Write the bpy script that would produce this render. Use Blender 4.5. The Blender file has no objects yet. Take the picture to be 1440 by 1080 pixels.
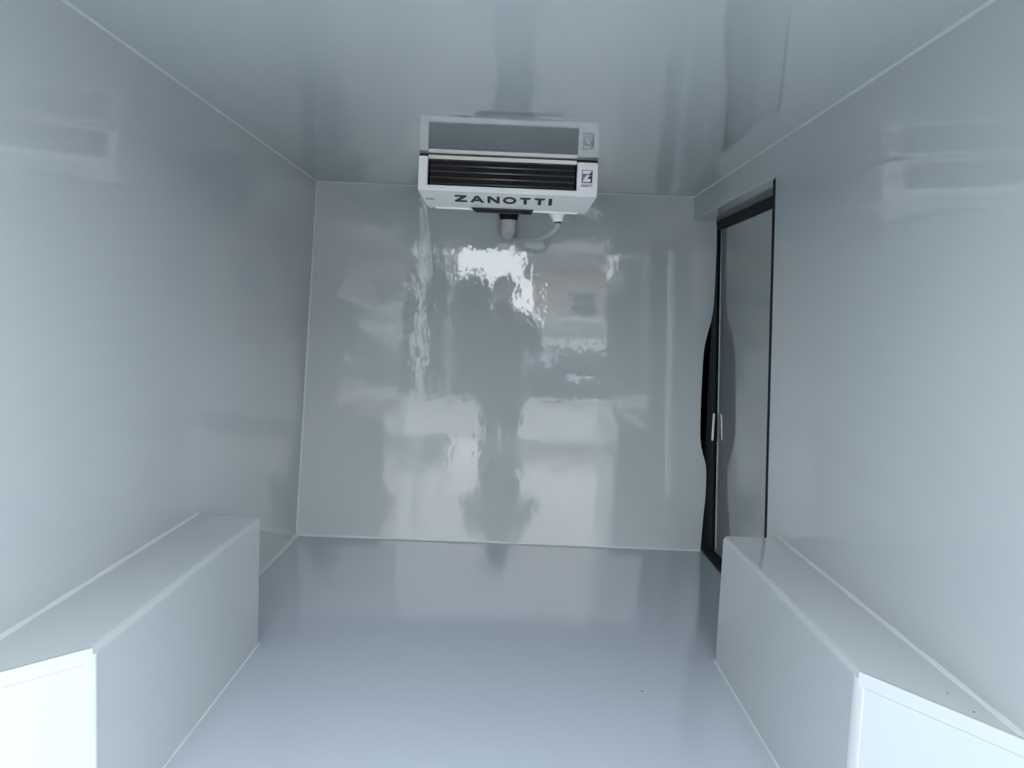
import bpy, bmesh, math, random
from mathutils import Vector, Matrix

random.seed(7)
C = bpy.context.scene.collection
S = bpy.context.scene

# ------------------------------------------------------------------ camera
F_PX, PITCH, YAW, ROLL, EYE = 1081.0, 0.0843, 0.007, 0.0408, 0.83
cam = bpy.data.cameras.new('camera'); cam_o = bpy.data.objects.new('camera', cam); C.objects.link(cam_o)
cam.sensor_fit = 'HORIZONTAL'; cam.sensor_width = 36.0; cam.lens = 36.0 * F_PX / 1440.0
cam.clip_start = 0.02; cam.clip_end = 300
cam_o.rotation_mode = 'QUATERNION'
_m = Matrix.Rotation(-YAW, 4, 'Z') @ Matrix.Rotation(math.pi / 2 - PITCH, 4, 'X') @ Matrix.Rotation(ROLL, 4, 'Z')
cam_o.location = (0, 0, EYE); cam_o.rotation_quaternion = _m.to_quaternion()
S.camera = cam_o

# ------------------------------------------------------------------ daylight: an overcast sky
W = bpy.data.worlds.new('overcast_sky'); S.world = W; W.use_nodes = True
nt = W.node_tree; nt.nodes.clear()
out = nt.nodes.new('ShaderNodeOutputWorld'); bg = nt.nodes.new('ShaderNodeBackground')
tc = nt.nodes.new('ShaderNodeTexCoord'); mp = nt.nodes.new('ShaderNodeMapping'); mp.inputs['Scale'].default_value = (1, 1, 2.5)
nz = nt.nodes.new('ShaderNodeTexNoise'); nz.inputs['Scale'].default_value = 2.2; nz.inputs['Detail'].default_value = 5
rp = nt.nodes.new('ShaderNodeValToRGB')
rp.color_ramp.elements[0].position = 0.32; rp.color_ramp.elements[0].color = (0.66, 0.80, 1.0, 1)
rp.color_ramp.elements[1].position = 0.66; rp.color_ramp.elements[1].color = (1.0, 1.0, 1.0, 1)
nt.links.new(tc.outputs['Generated'], mp.inputs['Vector']); nt.links.new(mp.outputs['Vector'], nz.inputs['Vector'])
nt.links.new(nz.outputs['Fac'], rp.inputs['Fac']); nt.links.new(rp.outputs['Color'], bg.inputs['Color'])
bg.inputs['Strength'].default_value = 5.9
nt.links.new(bg.outputs['Background'], out.inputs['Surface'])

sun = bpy.data.lights.new('veiled_sun', 'SUN'); sun.energy = 5.4; sun.angle = math.radians(85); sun.color = (1.0, 0.985, 0.95)
sun_o = bpy.data.objects.new('veiled_sun', sun); C.objects.link(sun_o)          # the sun spread wide by thin cloud, high behind the van
sun_o.rotation_euler = Vector((-.10, 1.0, -.88)).to_track_quat('-Z', 'Y').to_euler()
S.view_settings.view_transform = 'Standard'; S.view_settings.look = 'None'
S.view_settings.gamma = 1.0; S.view_settings.use_curve_mapping = False
S.view_settings.exposure = 0.25
S.cycles.max_bounces = 16; S.cycles.diffuse_bounces = 10; S.cycles.glossy_bounces = 8

# ------------------------------------------------------------------ materials
def new_mat(name, col, rough=0.5, metal=0.0, spec=0.5, coat=0.0):
    m = bpy.data.materials.new(name); m.use_nodes = True
    b = m.node_tree.nodes['Principled BSDF']
    b.inputs['Base Color'].default_value = (*col, 1); b.inputs['Roughness'].default_value = rough
    b.inputs['Metallic'].default_value = metal; b.inputs['Specular IOR Level'].default_value = spec
    b.inputs['Coat Weight'].default_value = coat; b.inputs['Coat Roughness'].default_value = 0.03
    return m

def wavy(m, layers, stretch=(1, 1, 1), tint=0.0, tint_scale=3.0):
    """fine relief: a sum of noise bumps; layers = [(scale, distance in metres)]"""
    n = m.node_tree; b = n.nodes['Principled BSDF']
    t = n.nodes.new('ShaderNodeTexCoord'); mp = n.nodes.new('ShaderNodeMapping'); mp.inputs['Scale'].default_value = stretch
    n.links.new(t.outputs['Object'], mp.inputs['Vector'])
    last = None
    for sc, dist in layers:
        z = n.nodes.new('ShaderNodeTexNoise'); z.inputs['Scale'].default_value = sc; z.inputs['Detail'].default_value = 2
        bp = n.nodes.new('ShaderNodeBump'); bp.inputs['Strength'].default_value = 1.0; bp.inputs['Distance'].default_value = dist
        n.links.new(mp.outputs['Vector'], z.inputs['Vector']); n.links.new(z.outputs['Fac'], bp.inputs['Height'])
        if last: n.links.new(last.outputs['Normal'], bp.inputs['Normal'])
        last = bp
    if last: n.links.new(last.outputs['Normal'], b.inputs['Normal'])
    if tint:
        z = n.nodes.new('ShaderNodeTexNoise'); z.inputs['Scale'].default_value = tint_scale; z.inputs['Detail'].default_value = 4
        mx = n.nodes.new('ShaderNodeMix'); mx.data_type = 'RGBA'
        c = b.inputs['Base Color'].default_value
        mx.inputs[6].default_value = c; mx.inputs[7].default_value = (c[0] * (1 - tint), c[1] * (1 - tint), c[2] * (1 - tint), 1)
        n.links.new(t.outputs['Object'], z.inputs['Vector']); n.links.new(z.outputs['Fac'], mx.inputs[0])
        n.links.new(mx.outputs[2], b.inputs['Base Color'])
    return m

GEL = (0.420, 0.460, 0.472)
M = {}
M['gel_wall'] = wavy(new_mat('gelcoat_wall', GEL, 0.05), [(2.2, 0.00035), (20, 0.00012)], (1, 1, .5), .04)
M['gel_front'] = wavy(new_mat('gelcoat_bulkhead', GEL, 0.035), [(3.0, 0.00018), (20, 0.00055), (60, .00006)], (1, 1, .75), .03)
M['gel_ceiling'] = wavy(new_mat('gelcoat_ceiling', GEL, 0.03), [(2.0, 0.00009), (20, 0.00002)], (1, 1, 1), .03)
M['gel_floor'] = wavy(new_mat('gelcoat_floor', (0.400, 0.452, 0.500), 0.09), [(2.0, 0.0001), (30, 0.00003)], (1, .5, 1), .05)
M['gel_box'] = wavy(new_mat('gelcoat_box', GEL, 0.08), [(3.0, 0.0003), (25, 0.00003)], (1, 1, 1), .03)
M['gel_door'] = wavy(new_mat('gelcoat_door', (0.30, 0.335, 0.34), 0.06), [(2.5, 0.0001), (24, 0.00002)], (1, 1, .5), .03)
for _k in ('gel_wall', 'gel_front', 'gel_ceiling', 'gel_floor', 'gel_box', 'gel_door'):      # polished gelcoat: a clear, hard surface
    _b = M[_k].node_tree.nodes['Principled BSDF']; _b.inputs['Coat Weight'].default_value = 0.4; _b.inputs['Coat Roughness'].default_value = 0.03
M['gel_front'].node_tree.nodes['Principled BSDF'].inputs['Coat Weight'].default_value = 0.25
_b = M['gel_floor'].node_tree.nodes['Principled BSDF']; _b.inputs['Coat Weight'].default_value = 0.25; _b.inputs['Coat Roughness'].default_value = 0.10
M['sealant'] = wavy(new_mat('sealant', (0.48, 0.53, 0.535), 0.15), [(40, 0.0004)])
M['rubber'] = new_mat('black_rubber', (0.008, 0.010, 0.012), 0.6, spec=.2)
M['cavity'] = new_mat('black_cavity', (0.006, 0.007, 0.008), 0.9, spec=.1)  # flat black for the shaded gap by the door, also on its front seal
M['white_plastic'] = new_mat('white_plastic', (0.90, 0.90, 0.89), 0.35)
M['alu'] = new_mat('aluminium', (0.62, 0.60, 0.57), 0.4, metal=.8)
M['coil_dark'] = new_mat('coil_interior', (0.010, 0.010, 0.012), 0.6)
M['fin'] = new_mat('coil_fin', (0.11, 0.11, 0.115), 0.45, metal=.6)
M['tube'] = new_mat('coil_tube', (0.30, 0.29, 0.29), 0.35, metal=.7)
M['ink'] = new_mat('dark_ink', (0.035, 0.045, 0.055), 0.5)
M['badge_grey'] = new_mat('badge_grey', (0.20, 0.25, 0.33), 0.35)
M['badge_navy'] = new_mat('badge_navy', (0.012, 0.022, 0.075), 0.35)
M['badge_white'] = new_mat('badge_white', (0.85, 0.86, 0.88), 0.35)
M['hose'] = wavy(new_mat('grey_hose', (0.52, 0.56, 0.57), 0.4), [(60, 0.0005)])
M['foam'] = wavy(new_mat('foam_wrap', (0.60, 0.61, 0.59), 0.85), [(90, 0.004)], tint=.25, tint_scale=60)
M['paint'] = new_mat('white_paint', (0.78, 0.79, 0.80), 0.2, coat=.5)
M['concrete'] = wavy(new_mat('concrete', (0.50, 0.50, 0.49), 0.8), [(60, .002)], tint=.2, tint_scale=1.5)
M['jacket'] = wavy(new_mat('dark_cloth', (0.030, 0.034, 0.042), 0.85), [(30, .004)])
M['trousers'] = wavy(new_mat('dark_denim', (0.022, 0.026, 0.036), 0.85), [(30, .004)])
M['skin'] = new_mat('skin', (0.52, 0.33, 0.25), 0.5)
M['hair'] = new_mat('hair', (0.02, 0.015, 0.012), 0.6)
M['shoe'] = new_mat('shoe_leather', (0.02, 0.018, 0.016), 0.4)
M['hedge'] = new_mat('hedge_leaf', (0.07, 0.11, 0.06), 0.55)
M['bark'] = new_mat('bark', (0.06, 0.045, 0.035), 0.9)
M['render'] = wavy(new_mat('peach_render', (0.62, 0.47, 0.37), 0.85), [(50, .003)], tint=.1)
M['roof'] = new_mat('roof_tile', (0.17, 0.13, 0.11), 0.8)
M['dark_paint'] = new_mat('dark_car_paint', (0.02, 0.024, 0.03), 0.25, coat=1)
M['glass'] = new_mat('dark_glass', (0.02, 0.025, 0.03), 0.04, spec=.9)
M['lamp_glass'] = new_mat('headlamp_glass', (0.75, 0.77, 0.80), 0.15)
M['tyre'] = new_mat('tyre', (0.012, 0.012, 0.012), 0.8)

# ------------------------------------------------------------------ helpers
def obj(name, bm, mat, parent=None, bevel=0.0, seg=2, smooth=False, angle=35):
    bmesh.ops.recalc_face_normals(bm, faces=bm.faces)
    me = bpy.data.meshes.new(name); bm.to_mesh(me); bm.free()
    me.materials.append(M[mat])
    o = bpy.data.objects.new(name, me); C.objects.link(o)
    if smooth:
        for p in me.polygons: p.use_smooth = True
    if bevel:
        b = o.modifiers.new('bevel', 'BEVEL'); b.width = bevel; b.segments = seg; b.limit_method = 'ANGLE'; b.angle_limit = math.radians(angle)
        b.harden_normals = True
        for p in me.polygons: p.use_smooth = True
    if parent: o.parent = parent
    return o

def tag(o, label=None, cat=None, group=None, kind=None):
    if label: o['label'] = label
    if cat: o['category'] = cat
    if group: o['group'] = group
    if kind: o['kind'] = kind
    return o

def empty(name, loc=(0, 0, 0)):
    o = bpy.data.objects.new(name, None); C.objects.link(o); o.location = loc; o.empty_display_size = .05
    return o

def keep(o, parent):
    """parent to an Empty whose frame is a plain translation, keeping world coordinates of the mesh"""
    o.parent = parent; o.matrix_parent_inverse = Matrix.Translation(-parent.location)
    return o

def box(bm, x0, x1, y0, y1, z0, z1):
    v = [bm.verts.new(p) for p in ((x0, y0, z0), (x1, y0, z0), (x1, y1, z0), (x0, y1, z0), (x0, y0, z1), (x1, y0, z1), (x1, y1, z1), (x0, y1, z1))]
    for f in ((0, 3, 2, 1), (4, 5, 6, 7), (0, 1, 5, 4), (1, 2, 6, 5), (2, 3, 7, 6), (3, 0, 4, 7)): bm.faces.new([v[i] for i in f])
    return bm

def prism(bm, a, b):
    """two equal-length loops joined into a closed solid"""
    A = [bm.verts.new(p) for p in a]; B = [bm.verts.new(p) for p in b]; n = len(a)
    bm.faces.new(A); bm.faces.new(B[::-1])
    for i in range(n): bm.faces.new((A[i], B[i], B[(i + 1) % n], A[(i + 1) % n]))
    return bm

def loft(bm, loops, cap=True):
    R = [[bm.verts.new(p) for p in l] for l in loops]; n = len(loops[0])
    for a, b in zip(R, R[1:]):
        for i in range(n): bm.faces.new((a[i], b[i], b[(i + 1) % n], a[(i + 1) % n]))
    if cap: bm.faces.new(R[0]); bm.faces.new(R[-1][::-1])
    return bm

def tube(bm, pts, r, n=12):
    pts = [Vector(p) for p in pts]; rr = r if isinstance(r, (list, tuple)) else [r] * len(pts)
    loops = []
    up = None
    for i, p in enumerate(pts):
        t = (pts[min(i + 1, len(pts) - 1)] - pts[max(i - 1, 0)]).normalized()
        if up is None:
            up = Vector((0, 0, 1)) if abs(t.z) < .9 else Vector((1, 0, 0))
        a = t.cross(up).normalized(); b = a.cross(t).normalized(); up = b
        loops.append([p + a * math.cos(k * 2 * math.pi / n) * rr[i] + b * math.sin(k * 2 * math.pi / n) * rr[i] for k in range(n)])
    return loft(bm, loops)

def smooth_path(pts, n=8):
    """Catmull-Rom through the points"""
    P = [Vector(p) for p in pts]; P = [2 * P[0] - P[1]] + P + [2 * P[-1] - P[-2]]; o = []
    for i in range(1, len(P) - 2):
        for k in range(n):
            t = k / n; a, b, c, d = P[i - 1:i + 3]
            o.append(.5 * ((2 * b) + (c - a) * t + (2 * a - 5 * b + 4 * c - d) * t * t + (3 * b - a - 3 * c + d) * t ** 3))
    o.append(P[-2]); return o

# ------------------------------------------------------------------ the insulated load box
H, YB, YR = 1.291, 2.79, 0.30              # ceiling, front bulkhead, rear sill
XL0, XL1 = -0.757, -0.705                  # left wall at floor / at ceiling
XR0, XR1 = 0.700, 0.6435
def xl(z): return XL0 + (XL1 - XL0) * z / H
def xr(z): return XR0 + (XR1 - XR0) * z / H
YD, ZD = 1.945, 1.208                      # sliding-door opening: rear jamb, lintel underside
T = 0.085                                  # wall thickness

def struct(name, bm, mat, bevel=0, label=None, **k):
    o = obj(name, bm, mat, bevel=bevel, **k); o['kind'] = 'structure'
    if label: o['label'] = label
    return o

struct('floor', box(bmesh.new(), -.86, .80, YR - .02, YB + .10, -.10, 0), 'gel_floor', label='glossy pale grey floor of the van load box')
struct('ceiling', box(bmesh.new(), -.86, .80, YR - .02, YB + .16, H, H + .09), 'gel_ceiling', label='glossy grey ceiling mirroring the cooling unit')
bm = bmesh.new()
prism(bm, [(xl(z), y, z) for y, z in ((YR, 0), (YB + .1, 0), (YB + .1, H), (YR, H))],
      [(xl(z) - T, y, z) for y, z in ((YR, 0), (YB + .1, 0), (YB + .1, H), (YR, H))])
struct('wall_left', bm, 'gel_wall', label='glossy pale grey left side wall without openings')
bm = bmesh.new()
poly = ((YR, 0), (YD, 0), (YD, ZD), (YB + .005, ZD), (YB + .005, H), (YR, H))
prism(bm, [(xr(z), y, z) for y, z in poly], [(xr(z) + T, y, z) for y, z in poly])
struct('wall_right', bm, 'gel_wall', bevel=.003, label='glossy pale grey right side wall with the sliding door opening')

# front bulkhead; its right edge is trimmed in a wavy line round the door latch
edge = [(.7440, -.0), (.7465, .12), (.7500, .202), (.7490, .27), (.7450, .318), (.7360, .352), (.7240, .390), (.7175, .425), (.7150, .470), (.7130, .52),
        (.7120, .57), (.7110, .64), (.7105, .70), (.7115, .745), (.7160, .780), (.7245, .822), (.7320, .858), (.7358, .895), (.7365, .95), (.7355, 1.035), (.7330, 1.13), (.7290, ZD + .004)]
def wave(pts, n=4): return [tuple(p) for p in smooth_path([(x, 0, z) for x, z in pts], n)]
we = wave(edge)
bm = bmesh.new()
loop = [(xl(0) - .03, 0, 0)] + we + [(xr(H) + .01, 0, ZD + .004), (xr(H) + .01, 0, H), (xl(H) - .03, 0, H)]
prism(bm, [(p[0], YB, p[2]) for p in loop], [(p[0], YB + .008, p[2]) for p in loop])
bmesh.ops.triangulate(bm, faces=[f for f in bm.faces if len(f.verts) > 4])
struct('wall_front', bm, 'gel_front', label='glossy grey front bulkhead with a wavy right edge')

# black panel: shade of the gap beside the bulkhead put into its colour
bm = bmesh.new(); box(bm, .55, .92, YB + .13, YB + .16, -.1, H + .05)
struct('wall_gap_shade', bm, 'cavity', label='black panel standing for the shade behind the wavy bulkhead edge')

# sliding side door seen in its recess
def xd(z): return xr(z) + .100
d = empty('door_1', (xd(0), 2.4, 0)); tag(d, 'grey sliding side door recessed beside the bulkhead', kind='structure')
bm = bmesh.new()
poly = ((YD - .06, -.06), (YB + .07, -.06), (YB + .07, 1.25), (YD - .06, 1.25))
prism(bm, [(xd(z), y, z) for y, z in poly], [(xd(z) + .05, y, z) for y, z in poly])
keep(obj('panel', bm, 'gel_door'), d)
bm = bmesh.new()
poly = ((YB + .010, -.05), (YB + .115, -.05), (YB + .115, 1.25), (YB + .010, 1.25))
prism(bm, [(xd(z) - .012, y, z) for y, z in poly], [(xd(z) + .03, y, z) for y, z in poly])
keep(obj('front_seal', bm, 'cavity', bevel=.005), d)
bm = bmesh.new()
def ts(y): return [(xd(1.2) - .021, y, ZD - .001), (xd(1.2) + .012, y, ZD - .001), (xd(1.2) + .012, y, ZD - .030), (xd(1.2) - .014, y, ZD - .027)]
prism(bm, ts(YD - .02), ts(YB + .1))
keep(obj('top_seal', bm, 'rubber', bevel=.003), d)
bm = bmesh.new()
poly = ((YD + .001, .0), (YD + .035, .0), (YD + .035, ZD), (YD + .001, ZD))
prism(bm, [(xr(z) + .005, y, z) for y, z in poly], [(xr(z) + .035, y, z) for y, z in poly])
keep(obj('rear_seal', bm, 'rubber', bevel=.003), d)
bm = bmesh.new(); box(bm, .748, .790, YD - .01, YB + .1, 0.0, .012)
keep(obj('sill_seal', bm, 'rubber', bevel=.003), d)
bm = bmesh.new(); box(bm, xd(.5) - .0165, xd(.5) - .010, YB + .004, YB + .014, .415, .515)
tag(keep(obj('latch_plate', bm, 'alu', bevel=.001), d), 'small bright latch plate')

# sealant beads along the inner corners
def bead(i, a, b, u, v, r=.006, label=None):
    """triangular fillet from a to b; u, v are the two wall directions"""
    a, b, u, v = (Vector(k) for k in (a, b, u, v)); n = 28; loops = []
    for k in range(n + 1):
        p = a.lerp(b, k / n); w = r * (1 + .22 * math.sin(k * 1.9 + i) * random.random())
        q = (u + v) * .30
        loops.append([p - (u + v) * .001, p + u * w, p + q * w, p + v * w])
    o = obj('trim_%d' % i, loft(bmesh.new(), loops), 'sealant', smooth=False); o['kind'] = 'structure'; o['label'] = label
lx, rx, up, dn, fw = (1, 0, 0), (-1, 0, 0), (0, 0, 1), (0, 0, -1), (0, -1, 0)
bead(1, (XL1, YR, H), (XL1, YB, H), lx, dn, .004, 'thin sealant bead between left wall and ceiling')
bead(2, (XR1, YR, H), (XR1, YB, H), rx, dn, .004, 'thin sealant bead between right wall and ceiling')
bead(3, (XL1, YB, H), (XR1, YB, H), fw, dn, .0045, 'thin sealant bead between bulkhead and ceiling')
bead(4, (XL0, YB, 0), (XL1, YB, H), lx, fw, .005, 'thin sealant bead between left wall and bulkhead')
bead(5, (XL0, 1.80, 0), (XL0, YB, 0), lx, up, .012, 'sealant bead between left wall and floor')
bead(6, (XL0, YB, 0), (.742, YB, 0), fw, up, .006, 'sealant bead between bulkhead and floor')

# ------------------------------------------------------------------ wheel arch boxes
def wheel_box(name, side, bx, bh, y_far, y_near, label):
    w = xl if side < 0 else xr
    yw = y_near - abs(w(bh) - bx) * (1.08 if side < 0 else 1.40)     # the near end runs slantwise back to the wall
    t = empty(name, ((bx + w(0)) / 2, (y_far + yw) / 2, 0)); tag(t, label, 'wheel arch', 'boxed-in wheel arches')
    def foot(z): return [(w(z) + side * .02, y_far, z), (bx, y_far, z), (bx, y_near, z), (w(z) + side * .02, yw - .02 * (1.08 if side < 0 else 1.40), z)]
    bm = prism(bmesh.new(), foot(-.02), foot(bh))
    keep(obj('body', bm, 'gel_box', bevel=.012, seg=5), t)
    # moulded angle strips over the outer edges
    s = -side
    def strip(nm, loopa, loopb, lab=None):
        keep(obj(nm, prism(bmesh.new(), loopa, loopb), 'gel_box', bevel=.006, seg=3), t)
    e = .0013; g = .022
    # along the near 45 degree edge: an L of top flange and front flange
    d45 = Vector((w(bh) - bx, yw - y_near, 0)).normalized(); nrm = Vector((s * abs(d45.y), -abs(d45.x), 0))
    p0 = Vector((bx, y_near, bh)); p1 = p0 + d45 * ((Vector((w(bh), yw, bh)) - p0).length)
    def L(p): return [p + nrm * e + Vector((0, 0, e)), p + nrm * e + Vector((0, 0, -g)), p - nrm * .004 + Vector((0, 0, -g)), p - nrm * .004 + Vector((0, 0, -.004)), p - nrm * .010 + Vector((0, 0, -.004)), p - nrm * .010 + Vector((0, 0, e * .3))]
    strip('edge_strip', L(p0 + d45 * .002), L(p1))
    # upright corner strip
    q = [Vector((bx, y_near, 0)) + k for k in (Vector((s * e, 0, 0)), Vector((s * e, .012, 0)), Vector((-s * .004, .012, 0)), Vector((-s * .004, 0, 0)) - nrm * .006, d45 * .014 - nrm * .004, d45 * .014 + nrm * e)]
    strip('edge_strip', q, [k + Vector((0, 0, bh - .008)) for k in q])
    # beads to wall and floor
    def b2(a, b, u, v, r, nm):
        a, b, u, v = (Vector(k) for k in (a, b, u, v)); loops = []
        for k in range(17):
            p = a.lerp(b, k / 16); ww = r * (1 + .2 * math.sin(k * 2.3))
            loops.append([p - (u + v) * .001, p + u * ww, p + (u + v) * .3 * ww, p + v * ww])
        keep(obj(nm, loft(bmesh.new(), loops), 'sealant'), t)
    b2((w(bh), yw, bh), (w(bh), y_far, bh), (s, 0, 0), up, .0055, 'wall_bead')
    b2((bx, y_near, 0), (bx, y_far, 0), (s, 0, 0), up, .0028, 'floor_bead')
    return t
wheel_box('wheel_arch_box', -1, -.590, .3228, 1.857, 1.097, 'pale glossy boxed wheel arch along the left wall')
wheel_box('wheel_arch_box', 1, .5475, .3202, 1.859, 1.121, 'pale glossy boxed wheel arch below the sliding door wall')

# ------------------------------------------------------------------ cooling unit under the ceiling
AX0, AX1, AY, AZT, AZB = -.277, .2375, 2.240, 1.2885, 1.1865
t = empty('cooling_unit', (-.02, 2.45, AZT)); tag(t, 'white ceiling-mounted cooling unit with black coil and dark lettering', 'cooling unit')
GX0, GX1, GZ0, GZ1 = -.250, .177, 1.2040, 1.2800
# housing: lofted tray, open at the front where the coil sits
def sec(y, zl, zb, ins, xin=0): return [(AX0 + xin, y, AZT), (AX0 + xin, y, zl), (AX0 + ins, y, zb), (AX1 - ins, y, zb), (AX1 - xin, y, zl), (AX1 - xin, y, AZT)]
bm = bmesh.new()
loft(bm, [sec(AY + .012, 1.1875, AZB, .003), sec(AY + .085, 1.181, 1.1575, .0175), sec(AY + .115, 1.181, 1.1535, .024), sec(AY + .20, 1.195, 1.175, .03), sec(YB - .05, 1.235, 1.222, .03)])
bmesh.ops.delete(bm, geom=[f for f in bm.faces if len(f.verts) == 6 and all(abs(v.co.y - AY - .012) < 1e-4 for v in f.verts)], context='FACES_ONLY')
hs = keep(obj('housing', bm, 'white_plastic', bevel=.003, angle=25), t)
# front frame round the coil opening (stiles and bottom rail, one mesh)
bm = bmesh.new()
def ring(y): return [(AX0, y, AZT - .004), (AX0, y, AZB), (AX1, y, AZB), (AX1, y, AZT - .004), (GX1, y, AZT - .004), (GX1, y, GZ0), (GX0, y, GZ0), (GX0, y, AZT - .004)]
prism(bm, ring(AY), ring(AY + .016))
keep(obj('front_frame', bm, 'white_plastic', bevel=.0035, seg=3), t)
bm = bmesh.new(); box(bm, GX0 + .0005, GX1 - .0005, AY + .004, AY + .022, GZ1 - .003, AZT)
keep(obj('top_rail', bm, 'alu', bevel=.001), t)
bm = bmesh.new(); box(bm, AX0 + .002, AX1 - .002, AY + .006, YB - .05, AZT + .0002, H - .0002)
keep(obj('ceiling_gap_shade', bm, 'rubber'), t)  # black filler: shade of the thin gap to the ceiling, painted in
bm = bmesh.new(); box(bm, GX0, GX1, AY + .045, AY + .06, GZ0 - .004, GZ1)
cb = keep(obj('coil_core', bm, 'coil_dark'), t)
bm = bmesh.new(); box(bm, GX0 - .003, GX0 + .001, AY + .012, AY + .06, GZ0 - .004, GZ1); box(bm, GX1 - .001, GX1 + .003, AY + .012, AY + .06, GZ0 - .004, GZ1); box(bm, GX0, GX1, AY + .014, AY + .06, GZ0 - .006, GZ0 - .001)
keep(obj('coil_surround', bm, 'coil_dark'), t)
for k in range(4):
    z = GZ0 + .0085 + k * .0168
    bm = tube(bmesh.new(), [(GX0 + .004, AY + .024, z), (GX1 - .004, AY + .024, z)], .0024, 8)
    keep(obj('coil_tube', bm, 'tube', smooth=True), t)
bm = bmesh.new(); x = GX0 + .006
while x < GX1 - .005:
    box(bm, x, x + .0005, AY + .0195 + random.uniform(-.0012, .0012), AY + .045, GZ0 + .001, GZ1 - .003); x += .0031
tag(keep(obj('coil_fins', bm, 'fin'), t), kind='stuff')

# lettering, as polygons in a unit cell (width, list of polygons)
def letter_polys():
    g = {}
    g['Z'] = (1.25, [[(0, 1), (1.22, 1), (1.22, .80), (.50, .22), (1.25, .22), (1.25, 0), (0, 0), (0, .20), (.70, .78), (0, .78)]])
    g['A'] = (1.45, [[(0, 0), (.55, 1), (.88, 1), (1.45, 0), (1.12, 0), (1.0, .22), (.45, .22), (.33, 0)], None, [(.56, .43), (.88, .43), (.715, .76)]])
    g['N'] = (1.25, [[(0, 0), (0, 1), (.32, 1), (.96, .38), (.96, 1), (1.25, 1), (1.25, 0), (.94, 0), (.29, .63), (.29, 0)]])
    n = 28
    oo = [(.70 + .70 * math.cos(a * 2 * math.pi / n), .5 + .53 * math.sin(a * 2 * math.pi / n)) for a in range(n)]
    oi = [(.70 + .40 * math.cos(a * 2 * math.pi / n), .5 + .29 * math.sin(a * 2 * math.pi / n)) for a in range(n)]
    g['O'] = (1.40, [oo, None, oi])
    g['T'] = (1.15, [[(0, 1), (1.15, 1), (1.02, .76), (.74, .76), (.74, 0), (.40, 0), (.40, .76), (.08, .76)]])
    g['I'] = (.36, [[(0, 0), (0, 1), (.36, 1), (.36, 0)]])
    return g
LET = letter_polys()
def letter_mesh(ch, place):
    """flat raised letter: outline (with a hole) filled; place(u, v, w) maps to the scene"""
    w, ps = LET[ch]; bm = bmesh.new(); es = []
    for p in ps:
        if p is None: continue
        vs = [bm.verts.new((q[0], q[1], 0)) for q in p]
        es += [bm.edges.new((vs[i], vs[(i + 1) % len(vs)])) for i in range(len(vs))]
    bmesh.ops.triangle_fill(bm, use_beauty=True, use_dissolve=False, edges=es, normal=(0, 0, 1))
    r = bmesh.ops.extrude_face_region(bm, geom=bm.faces[:])
    for v in r['geom']:
        if isinstance(v, bmesh.types.BMVert): v.co.z = 1
    for v in bm.verts: v.co = place(v.co.x, v.co.y, v.co.z)
    return bm
def word(text, gap, width):
    tot = sum(LET[c][0] for c in text) + gap * (len(text) - 1); k = width / tot; x = 0; o = []
    for c in text: o.append((c, x * k, k)); x += LET[c][0] + gap
    return o
# chin: from the front lower edge down and back
ca, cb_ = Vector((0, AY + .012, AZB)), Vector((0, AY + .085, 1.1575))
cdir = (cb_ - ca).normalized(); cn = Vector((0, -cdir.z * -1, 0)); cn = Vector((0, cdir.z, -cdir.y)).normalized()
chin_top = ca + cdir * .014; LH = .036
for c, x, k in word('ZANOTTI', .34, .284):
    def pl(u, v, w_, x=x, k=k): return chin_top + Vector((-.173 + x + u * k, 0, 0)) + cdir * (LH * (1 - v)) + cn * (.0002 + w_ * .0012)
    keep(obj('letter', letter_mesh(c, pl), 'ink'), t)
# small scuff-like print at the left end of the chin
bm = bmesh.new()
for i in range(4):
    a = chin_top + Vector((-.258 + i * .0065, 0, 0)) + cdir * .030
    prism(bm, [a + cn * .0002, a + Vector((.005, 0, 0)) + cn * .0002, a + Vector((.006, 0, 0)) + cdir * -.006 + cn * .0002, a + Vector((.002, 0, 0)) + cdir * -.007 + cn * .0002],
          [a + cn * .001, a + Vector((.005, 0, 0)) + cn * .001, a + Vector((.006, 0, 0)) + cdir * -.006 + cn * .001, a + Vector((.002, 0, 0)) + cdir * -.007 + cn * .001])
tag(keep(obj('small_print', bm, 'badge_grey'), t), 'tiny grey print at the end of the chin')
# badge on the right stile
BX0, BX1, BZ0, BZ1 = .1905, .2215, 1.2255, 1.2625
bd = keep(obj('badge', box(bmesh.new(), BX0, BX1, AY - .0010, AY + .002, BZ0, BZ1), 'badge_grey'), t)
def plate(nm, pts, mat, dep):
    f = lambda p, y: (BX0 + p[0] * (BX1 - BX0), y, BZ0 + p[1] * (BZ1 - BZ0))
    o = obj(nm, prism(bmesh.new(), [f(p, AY - .0010 - dep) for p in pts], [f(p, AY - .0005) for p in pts]), mat)
    o.parent = bd
    return o
plate('badge_shadow', [(.10, .66), (.80, .66), (.97, .95), (.97, .06), (.85, .06), (.60, .38), (.97, .62), (.52, .62), (.12, .60)], 'badge_navy', .0004)
plate('badge_mark', [(.08, .94), (.93, .94), (.66, .70), (.08, .70)], 'badge_white', .0008)
plate('badge_mark', [(.44, .62), (.72, .62), (.52, .32), (.86, .32), (.80, .10), (.08, .10)], 'badge_white', .0008)
for c, x, k in word('ZANOTTI', .22, BX1 - BX0):
    def pl(u, v, w_, x=x, k=k): return Vector((BX0 + x + u * k, AY - .0002 - w_ * .0006, BZ0 - .0105 + v * .0068))
    keep(obj('badge_letter', letter_mesh(c, pl), 'ink'), t)
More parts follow.
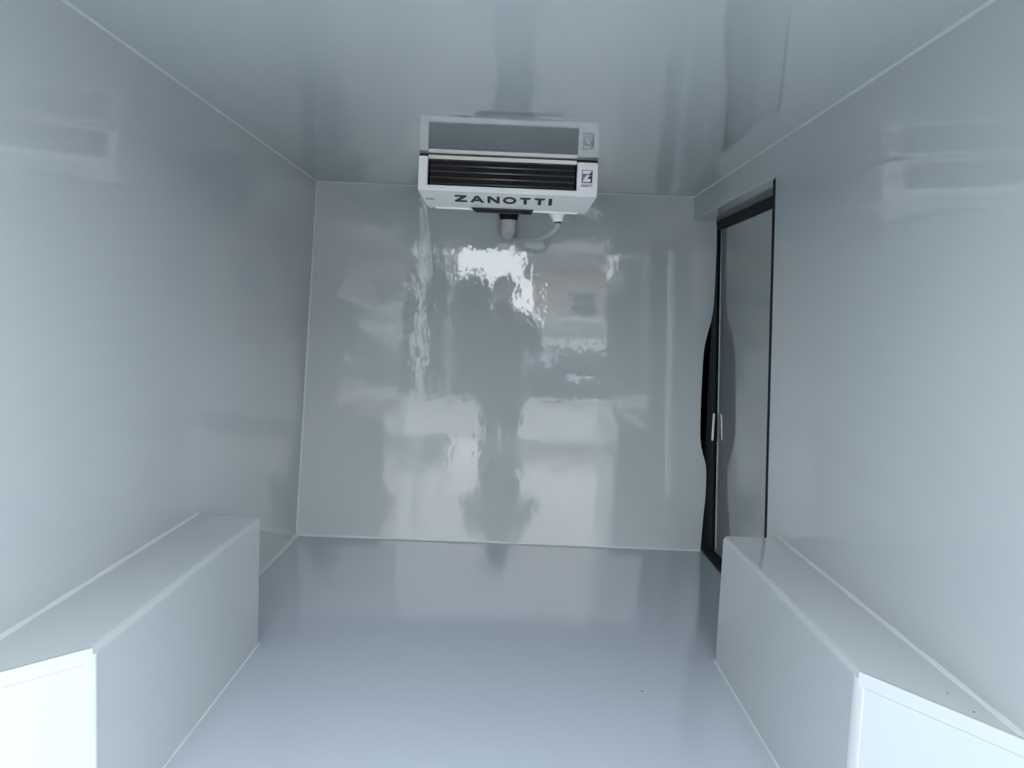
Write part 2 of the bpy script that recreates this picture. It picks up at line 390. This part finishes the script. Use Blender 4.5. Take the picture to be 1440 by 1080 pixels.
# lower tray, fan guard and drain spout
bm = bmesh.new()
loft(bm, [[(-.243, AY + .095, 1.165), (-.232, AY + .100, 1.1495), (.190, AY + .100, 1.1495), (.205, AY + .095, 1.165)],
          [(-.243, AY + .19, 1.19), (-.232, AY + .19, 1.168), (.190, AY + .19, 1.168), (.205, AY + .19, 1.19)]])
keep(obj('drip_tray', bm, 'white_plastic', bevel=.003), t)
bm = bmesh.new()
prism(bm, [(-.128, AY + .088, 1.1560), (.060, AY + .088, 1.1560), (.052, AY + .094, 1.1425), (-.112, AY + .094, 1.1425)],
      [(-.128, AY + .16, 1.166), (.060, AY + .16, 1.166), (.052, AY + .16, 1.157), (-.112, AY + .16, 1.157)])
fg = keep(obj('fan_guard', bm, 'rubber', bevel=.001), t)
bm = bmesh.new(); tube(bm, [(-.126, AY + .0865, 1.1535), (.058, AY + .0865, 1.1535)], .0012, 6); tube(bm, [(-.114, AY + .092, 1.1440), (.054, AY + .092, 1.1440)], .0015, 6)
for i in range(30):
    x = -.122 + i * .0061; tube(bm, [(x, AY + .0870, 1.1540), (x * .96 - .001, AY + .0925, 1.1440)], .0008, 5)
o = obj('guard_wires', bm, 'fin', smooth=True); o.parent = fg; o['kind'] = 'stuff'
bm = bmesh.new()
def oct_(cx, cy, z, a, b, c=.3): return [(cx + a * u, cy + b * v, z) for u, v in ((-1, -1 + c), (-1 + c, -1), (1 - c, -1), (1, -1 + c), (1, 1 - c), (1 - c, 1), (-1 + c, 1), (-1, 1 - c))]
SY = AY + .175
loft(bm, [oct_(.130, SY, 1.190, .034, .03), oct_(.132, SY, 1.166, .030, .026), oct_(.136, SY, 1.150, .020, .018), oct_(.137, SY, 1.1345, .015, .014)])
keep(obj('drain_spout', bm, 'white_plastic', bevel=.002), t)
bm = tube(bmesh.new(), [(.139, SY, 1.136), (.139, SY, 1.131)], .0105, 14)
keep(obj('hose_clip', bm, 'ink', smooth=False), t)

# drain hose from the spout into the bulkhead
hp = smooth_path([(.139, SY, 1.134), (.136, SY + .02, 1.119), (.118, SY + .06, 1.104), (.085, SY + .13, 1.096), (.045, SY + .22, 1.100), (.018, SY + .30, 1.108), (.004, YB - .012, 1.112), (.002, YB + .004, 1.113)])
tag(obj('drain_hose', tube(bmesh.new(), hp, .0085, 14), 'hose', smooth=True), 'thin grey drain hose curving from the cooling unit spout to the bulkhead', 'hose')

# foam-wrapped pipe under the unit, bending into the bulkhead
t = empty('foam_pipe', (-.02, YB - .04, 1.12)); tag(t, 'short foam-wrapped pipe with black collar entering the bulkhead', 'pipe')
PX, PY = -.0165, YB - .042
pp = smooth_path([(PX, PY, 1.176), (PX, PY, 1.160), (PX, PY + .004, 1.148), (PX, PY + .016, 1.141), (PX, PY + .030, 1.139), (PX, YB + .004, 1.139)], 5)
rr = [.0285 + .0022 * math.sin(i * 2.1) + random.uniform(-.001, .001) for i in range(len(pp))]
keep(obj('foam_sleeve', tube(bmesh.new(), pp, rr, 18), 'foam', smooth=True), t)
keep(obj('collar', tube(bmesh.new(), [(PX, PY, 1.171), (PX, PY, 1.178), (PX, PY, 1.205), (PX, PY, 1.24)], [.027, .030, .036, .036], 18), 'rubber'), t)

# dirt specks
def speck(x, y, z, r, mat, label):
    bm = bmesh.new(); bmesh.ops.create_icosphere(bm, subdivisions=1, radius=r)
    for v in bm.verts: v.co = Vector((v.co.x * random.uniform(.7, 1.3), v.co.y * random.uniform(.7, 1.4), max(0, v.co.z * .6)))
    o = obj('dirt_speck', bm, mat); o.location = (x, y, z); tag(o, label, 'dirt', 'specks of dirt')
speck(.336, 1.68, 0, .0024, 'ink', 'tiny dark speck of dirt on the middle of the floor')
speck(.650, 1.06, .3202, .0018, 'ink', 'tiny dark speck on the right wheel arch box, farther of two')
speck(.657, 1.008, .3202, .0018, 'ink', 'tiny dark speck on the right wheel arch box, nearest the camera')

# ------------------------------------------------------------------ behind the camera: open rear doors, yard, photographer (mirrored in the bulkhead)
ZG = -.57                                             # ground level below the load floor
g = obj('ground', box(bmesh.new(), -60, 60, -60, 60, ZG - .2, ZG), 'concrete'); tag(g, 'grey concrete yard behind the van', kind='structure')

def rear_door(name, hx, side, deg, label):
    t = empty(name, (hx, YR - .03, 0)); t.rotation_euler.z = math.radians(deg); tag(t, label, kind='structure')
    w = .72
    def P(bm, a, b, c, d, e, f): return box(bm, min(a * -side, b * -side), max(a * -side, b * -side), c, d, e, f)
    obj('panel', P(bmesh.new(), .0, w, -.05, .0, -.12, H + .07), 'paint', t, bevel=.012)
    obj('liner', P(bmesh.new(), .05, w - .05, .0, .055, -.02, H - .02), 'gel_box', t, bevel=.012)
    obj('door_seal', P(P(P(P(bmesh.new(), .015, .035, .0, .015, -.08, H + .03), w - .035, w - .015, .0, .015, -.08, H + .03), .035, w - .035, .0, .015, H + .01, H + .03), .035, w - .035, .0, .015, -.08, -.06), 'rubber', t)
    for z in (.15, 1.1): obj('hinge', P(bmesh.new(), -.035, .03, -.02, .02, z, z + .08), 'paint', t, bevel=.004)
    return t
rear_door('door_2', -.865, -1, -108, 'white left rear door standing open')
rear_door('door_3', .81, 1, 168, 'white right rear door standing open')
bm = bmesh.new(); box(bm, -.86, -.745, YR - .02, YR, -.10, H + .09); struct('trim_7', bm, 'paint', bevel=.004, label='white painted left rear pillar')
bm = bmesh.new(); box(bm, .69, .80, YR - .02, YR, -.10, H + .09); struct('trim_8', bm, 'paint', bevel=.004, label='white painted right rear pillar')
bm = bmesh.new(); box(bm, -.80, .745, .10, YR - .02, -.30, -.12); struct('trim_9', bm, 'rubber', bevel=.02, label='dark rear bumper step below the load floor')

# person taking the picture
def skin_body(name, verts, edges, rad, root, sub=2):
    me = bpy.data.meshes.new(name); me.from_pydata(verts, edges, []); o = bpy.data.objects.new(name, me); C.objects.link(o)
    sk = o.modifiers.new('skin', 'SKIN'); sk.use_smooth_shade = True
    if not me.skin_vertices:
        bpy.context.view_layer.objects.active = o; o.select_set(True); bpy.ops.mesh.customdata_skin_add(); o.select_set(False)
    for i, r in enumerate(rad):
        me.skin_vertices[0].data[i].radius = r if isinstance(r, tuple) else (r, r)
        me.skin_vertices[0].data[i].use_root = (i == root)
    ss = o.modifiers.new('sub', 'SUBSURF'); ss.levels = sub; ss.render_levels = sub
    dg = bpy.context.evaluated_depsgraph_get(); m2 = bpy.data.meshes.new_from_object(o.evaluated_get(dg))
    bpy.data.objects.remove(o); m2.name = name
    o = bpy.data.objects.new(name, m2); C.objects.link(o)
    for p in m2.polygons: p.use_smooth = True
    return o

px, py = -.035, -.40
V, E_, R_ = [], [], []
def jv(p, r, link=None):
    V.append((px + p[0], py + p[1], ZG + p[2])); R_.append(r)
    if link is not None: E_.append((link, len(V) - 1))
    return len(V) - 1
pel = jv((0, 0, .93), (.175, .125)); wa = jv((0, .005, 1.08), (.18, .125), pel); ch = jv((0, .01, 1.27), (.195, .13), wa); sh = jv((0, 0, 1.40), (.12, .085), ch)
ne = jv((0, .01, 1.46), (.055, .058), sh); h0 = jv((0, .025, 1.53), (.062, .075), ne); h1 = jv((0, .02, 1.61), (.074, .092), h0); h2 = jv((0, .015, 1.675), (.060, .075), h1)
cam_l = (-px, -py, EYE - ZG)
for s in (-1, 1):
    hp_ = jv((s * .085, 0, .86), .102, pel); kn = jv((s * .078, .015, .48), .072, hp_); an = jv((s * .080, -.01, .09), .048, kn); to = jv((s * .095, .15, .045), (.045, .036), an)
    so = jv((s * .19, 0, 1.385), .066, sh); el = jv((s * .265, .08, 1.13), .058, so)
    wr = jv((cam_l[0] + s * .095, cam_l[1] - .075, cam_l[2] - .075), .030, el); pm = jv((cam_l[0] + s * .088, cam_l[1] - .045, cam_l[2] - .035), (.038, .020), wr)
    for k, (dz, ln) in enumerate(((.045, .070), (.025, .078), (.004, .074), (-.016, .060))):       # four fingers round the phone's edge
        a = jv((cam_l[0] + s * .090, cam_l[1] - .022, cam_l[2] - .015 + dz), .0095, pm)
        b = jv((cam_l[0] + s * .0905, cam_l[1] - .004 - .001 * k, cam_l[2] - .015 + dz), .0085, a)
        c = jv((cam_l[0] + s * (.0905 - (ln - .040)), cam_l[1] - .002, cam_l[2] - .013 + dz), .0075, b)
    a = jv((cam_l[0] + s * .072, cam_l[1] - .048, cam_l[2] - .020), .011, pm); b = jv((cam_l[0] + s * .050, cam_l[1] - .030, cam_l[2] + .002), .0095, a)
body = skin_body('person', V, E_, R_, pel)
me = body.data
for k in ('jacket', 'trousers', 'skin', 'shoe'): me.materials.append(M[k])
for p in me.polygons:
    c = p.center; z = c.z - ZG
    if z < .10: i = 3
    elif z < .90: i = 1
    elif z > 1.455 and abs(c.x - px) < .11 and c.y < py + .16: i = 2
    elif (Vector(c) - Vector((0, 0, EYE))).length < .135: i = 2
    else: i = 0
    p.material_index = i
tag(body, 'person in dark jacket and trousers holding a phone up, mirrored in the bulkhead', 'person')
bm = bmesh.new(); bmesh.ops.create_uvsphere(bm, u_segments=20, v_segments=12, radius=1)
for v in bm.verts: v.co = Vector((px + v.co.x * .093, py - .012 + v.co.y * .105, ZG + 1.645 + v.co.z * .085))
bmesh.ops.delete(bm, geom=[v for v in bm.verts if v.co.y > py + .045 and v.co.z < ZG + 1.66], context='VERTS')
h = obj('hair', bm, 'hair', body, smooth=True)
for s in (-1, 1):
    bm = bmesh.new(); bmesh.ops.create_uvsphere(bm, u_segments=8, v_segments=6, radius=.010, matrix=Matrix.Translation((px + s * .032, py + .103, ZG + 1.60)))
    obj('eye', bm, 'ink', body, smooth=True)
bm = bmesh.new(); prism(bm, [(px - .012, py + .105, ZG + 1.555), (px + .012, py + .105, ZG + 1.555), (px, py + .105, ZG + 1.605)], [(px - .006, py + .132, ZG + 1.560), (px + .006, py + .132, ZG + 1.560), (px, py + .112, ZG + 1.600)])
obj('nose', bm, 'skin', body)
bm = bmesh.new(); box(bm, px - .025, px + .025, py + .09, py + .108, ZG + 1.526, ZG + 1.536); obj('mouth', bm, 'render', body, bevel=.003)
for s in (-1, 1):
    bm = bmesh.new(); bmesh.ops.create_uvsphere(bm, u_segments=8, v_segments=6, radius=.03, matrix=Matrix.Translation((px + s * .082, py + .015, ZG + 1.59)) @ Matrix.Diagonal((.35, .6, 1, 1)))
    obj('ear', bm, 'skin', body, smooth=True)
bm = box(bmesh.new(), -.080, .080, -.016, -.008, EYE - .042, EYE + .036)
t = obj('phone', bm, 'ink', bevel=.003); tag(t, 'dark phone held sideways in both hands at the camera', 'phone')
o = obj('screen', box(bmesh.new(), -.076, .076, -.0168, -.0158, EYE - .038, EYE + .032), 'glass', t)

# hedge, parked dark van and a house across the yard
def hedge(name, x0, x1, y0, y1, h, label):
    t = empty(name, ((x0 + x1) / 2, (y0 + y1) / 2, ZG)); tag(t, label, 'hedge')
    bm = bmesh.new()
    for i in range(9000):
        f = random.random(); u, v, w = random.random(), random.random(), random.random()
        if f < .45: v = 1 - .12 * random.random()
        elif f < .65: w = 1 - .1 * random.random()
        elif f < .85: u = random.choice((0, 1)) + random.uniform(-.04, .04)
        p = Vector((x0 + (x1 - x0) * u, y0 + (y1 - y0) * v, ZG + .05 + h * w * (1 + .07 * math.sin(u * 11 + 1) + .05 * math.sin(u * 31))))
        a = Vector((random.uniform(-1, 1), random.uniform(-1, 1), random.uniform(-1, 1))).normalized() * .09; b = a.orthogonal().normalized() * .05
        bm.faces.new([bm.verts.new(q) for q in (p - a, p + b, p + a, p - b)])
    o = keep(obj('foliage', bm, 'hedge'), t); o['kind'] = 'stuff'
    for i in range(4):
        x = x0 + (x1 - x0) * (i + .5) / 4; yy = (y0 + y1) / 2
        keep(obj('stem', tube(bmesh.new(), [(x, yy, ZG), (x + .03, yy, ZG + h * .5), (x - .02, yy + .05, ZG + h * .85)], [.05, .04, .015], 7), 'bark'), t)
hedge('hedge', -2.6, -.35, -9.4, -8.2, 1.80, 'dense dark green hedge across the yard behind the van')

def parked_car(cx, yf, label):
    t = empty('parked_car', (cx, yf - 2.2, ZG)); tag(t, label, 'car')
    w = .95
    def s(y, z0, z1, ww, tw): return [(cx - ww, y, ZG + z0), (cx - ww, y, ZG + (z0 + z1) * .55), (cx - tw, y, ZG + z1), (cx + tw, y, ZG + z1), (cx + ww, y, ZG + (z0 + z1) * .55), (cx + ww, y, ZG + z0)]
    bm = loft(bmesh.new(), [s(yf, .30, .62, w * .86, w * .80), s(yf - .12, .24, .90, w * .96, w * .86), s(yf - .75, .22, 1.06, w, w * .90), s(yf - 1.65, .22, 1.42, w, w * .72), s(yf - 2.2, .22, 1.50, w, w * .72), s(yf - 4.1, .22, 1.46, w, w * .72)])
    keep(obj('body', bm, 'dark_paint', bevel=.04, seg=3, angle=20), t)
    bm = prism(bmesh.new(), [(cx - w * .84, yf - .84, ZG + 1.11), (cx + w * .84, yf - .84, ZG + 1.11), (cx + w * .68, yf - 1.58, ZG + 1.41), (cx - w * .68, yf - 1.58, ZG + 1.41)],
               [(cx - w * .84, yf - .88, ZG + 1.06), (cx + w * .84, yf - .88, ZG + 1.06), (cx + w * .68, yf - 1.62, ZG + 1.36), (cx - w * .68, yf - 1.62, ZG + 1.36)])
    keep(obj('windscreen', bm, 'glass'), t)
    for sd in (-1, 1):
        keep(obj('headlamp', box(bmesh.new(), min(cx + sd * .50, cx + sd * .78), max(cx + sd * .50, cx + sd * .78), yf - .14, yf - .02, ZG + .66, ZG + .82), 'lamp_glass', bevel=.03), t)
        for yy in (yf - .9, yf - 3.7):
            wh = keep(obj('wheel', tube(bmesh.new(), [(cx + sd * .74, yy, ZG + .32), (cx + sd * .97, yy, ZG + .32)], .32, 24), 'tyre', bevel=.03), t)
        keep(obj('mirror', box(bmesh.new(), min(cx + sd * .94, cx + sd * 1.12), max(cx + sd * .94, cx + sd * 1.12), yf - 1.25, yf - 1.12, ZG + 1.0, ZG + 1.16), 'dark_paint', bevel=.03), t)
    keep(obj('grille', box(bmesh.new(), cx - .40, cx + .40, yf - .06, yf + .012, ZG + .46, ZG + .60), 'tyre', bevel=.01), t)
    keep(obj('number_plate', box(bmesh.new(), cx - .26, cx + .26, yf + .0, yf + .03, ZG + .33, ZG + .44), 'badge_white'), t)
    keep(obj('bumper', box(bmesh.new(), cx - .86, cx + .86, yf - .25, yf - .005, ZG + .24, ZG + .42), 'tyre', bevel=.03), t)
parked_car(1.32, -8.2, 'dark parked car facing the open load box')

def house(x0, x1, y, h, label):
    t = empty('house', ((x0 + x1) / 2, y, ZG)); tag(t, label, 'house')
    keep(obj('wall', box(bmesh.new(), x0, x1, y - 6, y, ZG, ZG + h), 'render'), t)
    keep(obj('roof', prism(bmesh.new(), [(x0 - .4, y + .4, ZG + h), (x0 - .4, y - 6.4, ZG + h), (x0 - .4, y - 3, ZG + h + 1.7)], [(x1 + .4, y + .4, ZG + h), (x1 + .4, y - 6.4, ZG + h), (x1 + .4, y - 3, ZG + h + 1.7)]), 'roof'), t)
    x = x0 + .8
    while x < x1 - 1.2:
        f = keep(obj('window', box(bmesh.new(), x, x + .95, y - .02, y + .04, ZG + 1.1, ZG + 2.3), 'paint', bevel=.01), t)
        for a in (0, 1):
            o = obj('pane', box(bmesh.new(), x + .06 + a * .43, x + .46 + a * .43, y + .035, y + .048, ZG + 1.17, ZG + 2.23), 'glass', f)
        x += 2.0
def tree(x, y, h, r, label):
    t = empty('tree', (x, y, ZG)); tag(t, label, 'tree', 'trees across the yard')
    tk = [(x, y, ZG), (x + .05, y, ZG + h * .35), (x - .04, y + .05, ZG + h * .7)]
    keep(obj('trunk', tube(bmesh.new(), tk, [.13, .10, .04], 9), 'bark'), t)
    for k in range(5):
        a = k * 1.26; keep(obj('branch', tube(bmesh.new(), [(x, y, ZG + h * .38), (x + math.cos(a) * r * .4, y + math.sin(a) * r * .4, ZG + h * .6), (x + math.cos(a) * r * .75, y + math.sin(a) * r * .75, ZG + h * .75)], [.05, .035, .012], 6), 'bark'), t)
    bm = bmesh.new()
    for i in range(1500):
        d = Vector((random.gauss(0, 1), random.gauss(0, 1), random.gauss(0, 1))).normalized() * r * (random.random() ** .4)
        p = Vector((x, y, ZG + h * .68)) + Vector((d.x, d.y, d.z * h * .32 / r))
        a = Vector((random.uniform(-1, 1), random.uniform(-1, 1), random.uniform(-1, 1))).normalized() * .10; b = a.orthogonal().normalized() * .05
        bm.faces.new([bm.verts.new(q) for q in (p - a, p + b, p + a, p - b)])
    o = keep(obj('foliage', bm, 'hedge'), t); o['kind'] = 'stuff'
def post(x, y, h, r, mat, label):
    t = empty('post', (x, y, ZG)); tag(t, label, 'post', 'posts across the yard')
    keep(obj('shaft', tube(bmesh.new(), [(x, y, ZG), (x, y, ZG + .3), (x, y, ZG + h)], [r, r, r * .9], 14), mat, smooth=False), t)
    keep(obj('base_plate', box(bmesh.new(), x - r * 1.6, x + r * 1.6, y - r * 1.6, y + r * 1.6, ZG, ZG + .03), 'alu', bevel=.005), t)
    keep(obj('cap', tube(bmesh.new(), [(x, y, ZG + h), (x, y, ZG + h + .03)], [r * 1.15, r * .5], 14), mat), t)
post(-1.43, -7.0, 3.4, .065, 'paint', 'tall white post standing in front of the hedge')
post(-1.02, -7.6, 3.2, .035, 'alu', 'thin grey post standing in front of the hedge')
tree(-2.05, -13, 3.6, .85, 'young leafy tree standing behind the hedge')
tree(-.95, -15, 2.6, .55, 'small leafy tree standing beside the taller one behind the hedge')
house(.9, 9.5, -17, 2.9, 'single storey peach house with tiled roof across the yard')
house(-14, -5.0, -20, 3.0, 'long low peach house left of the hedge')
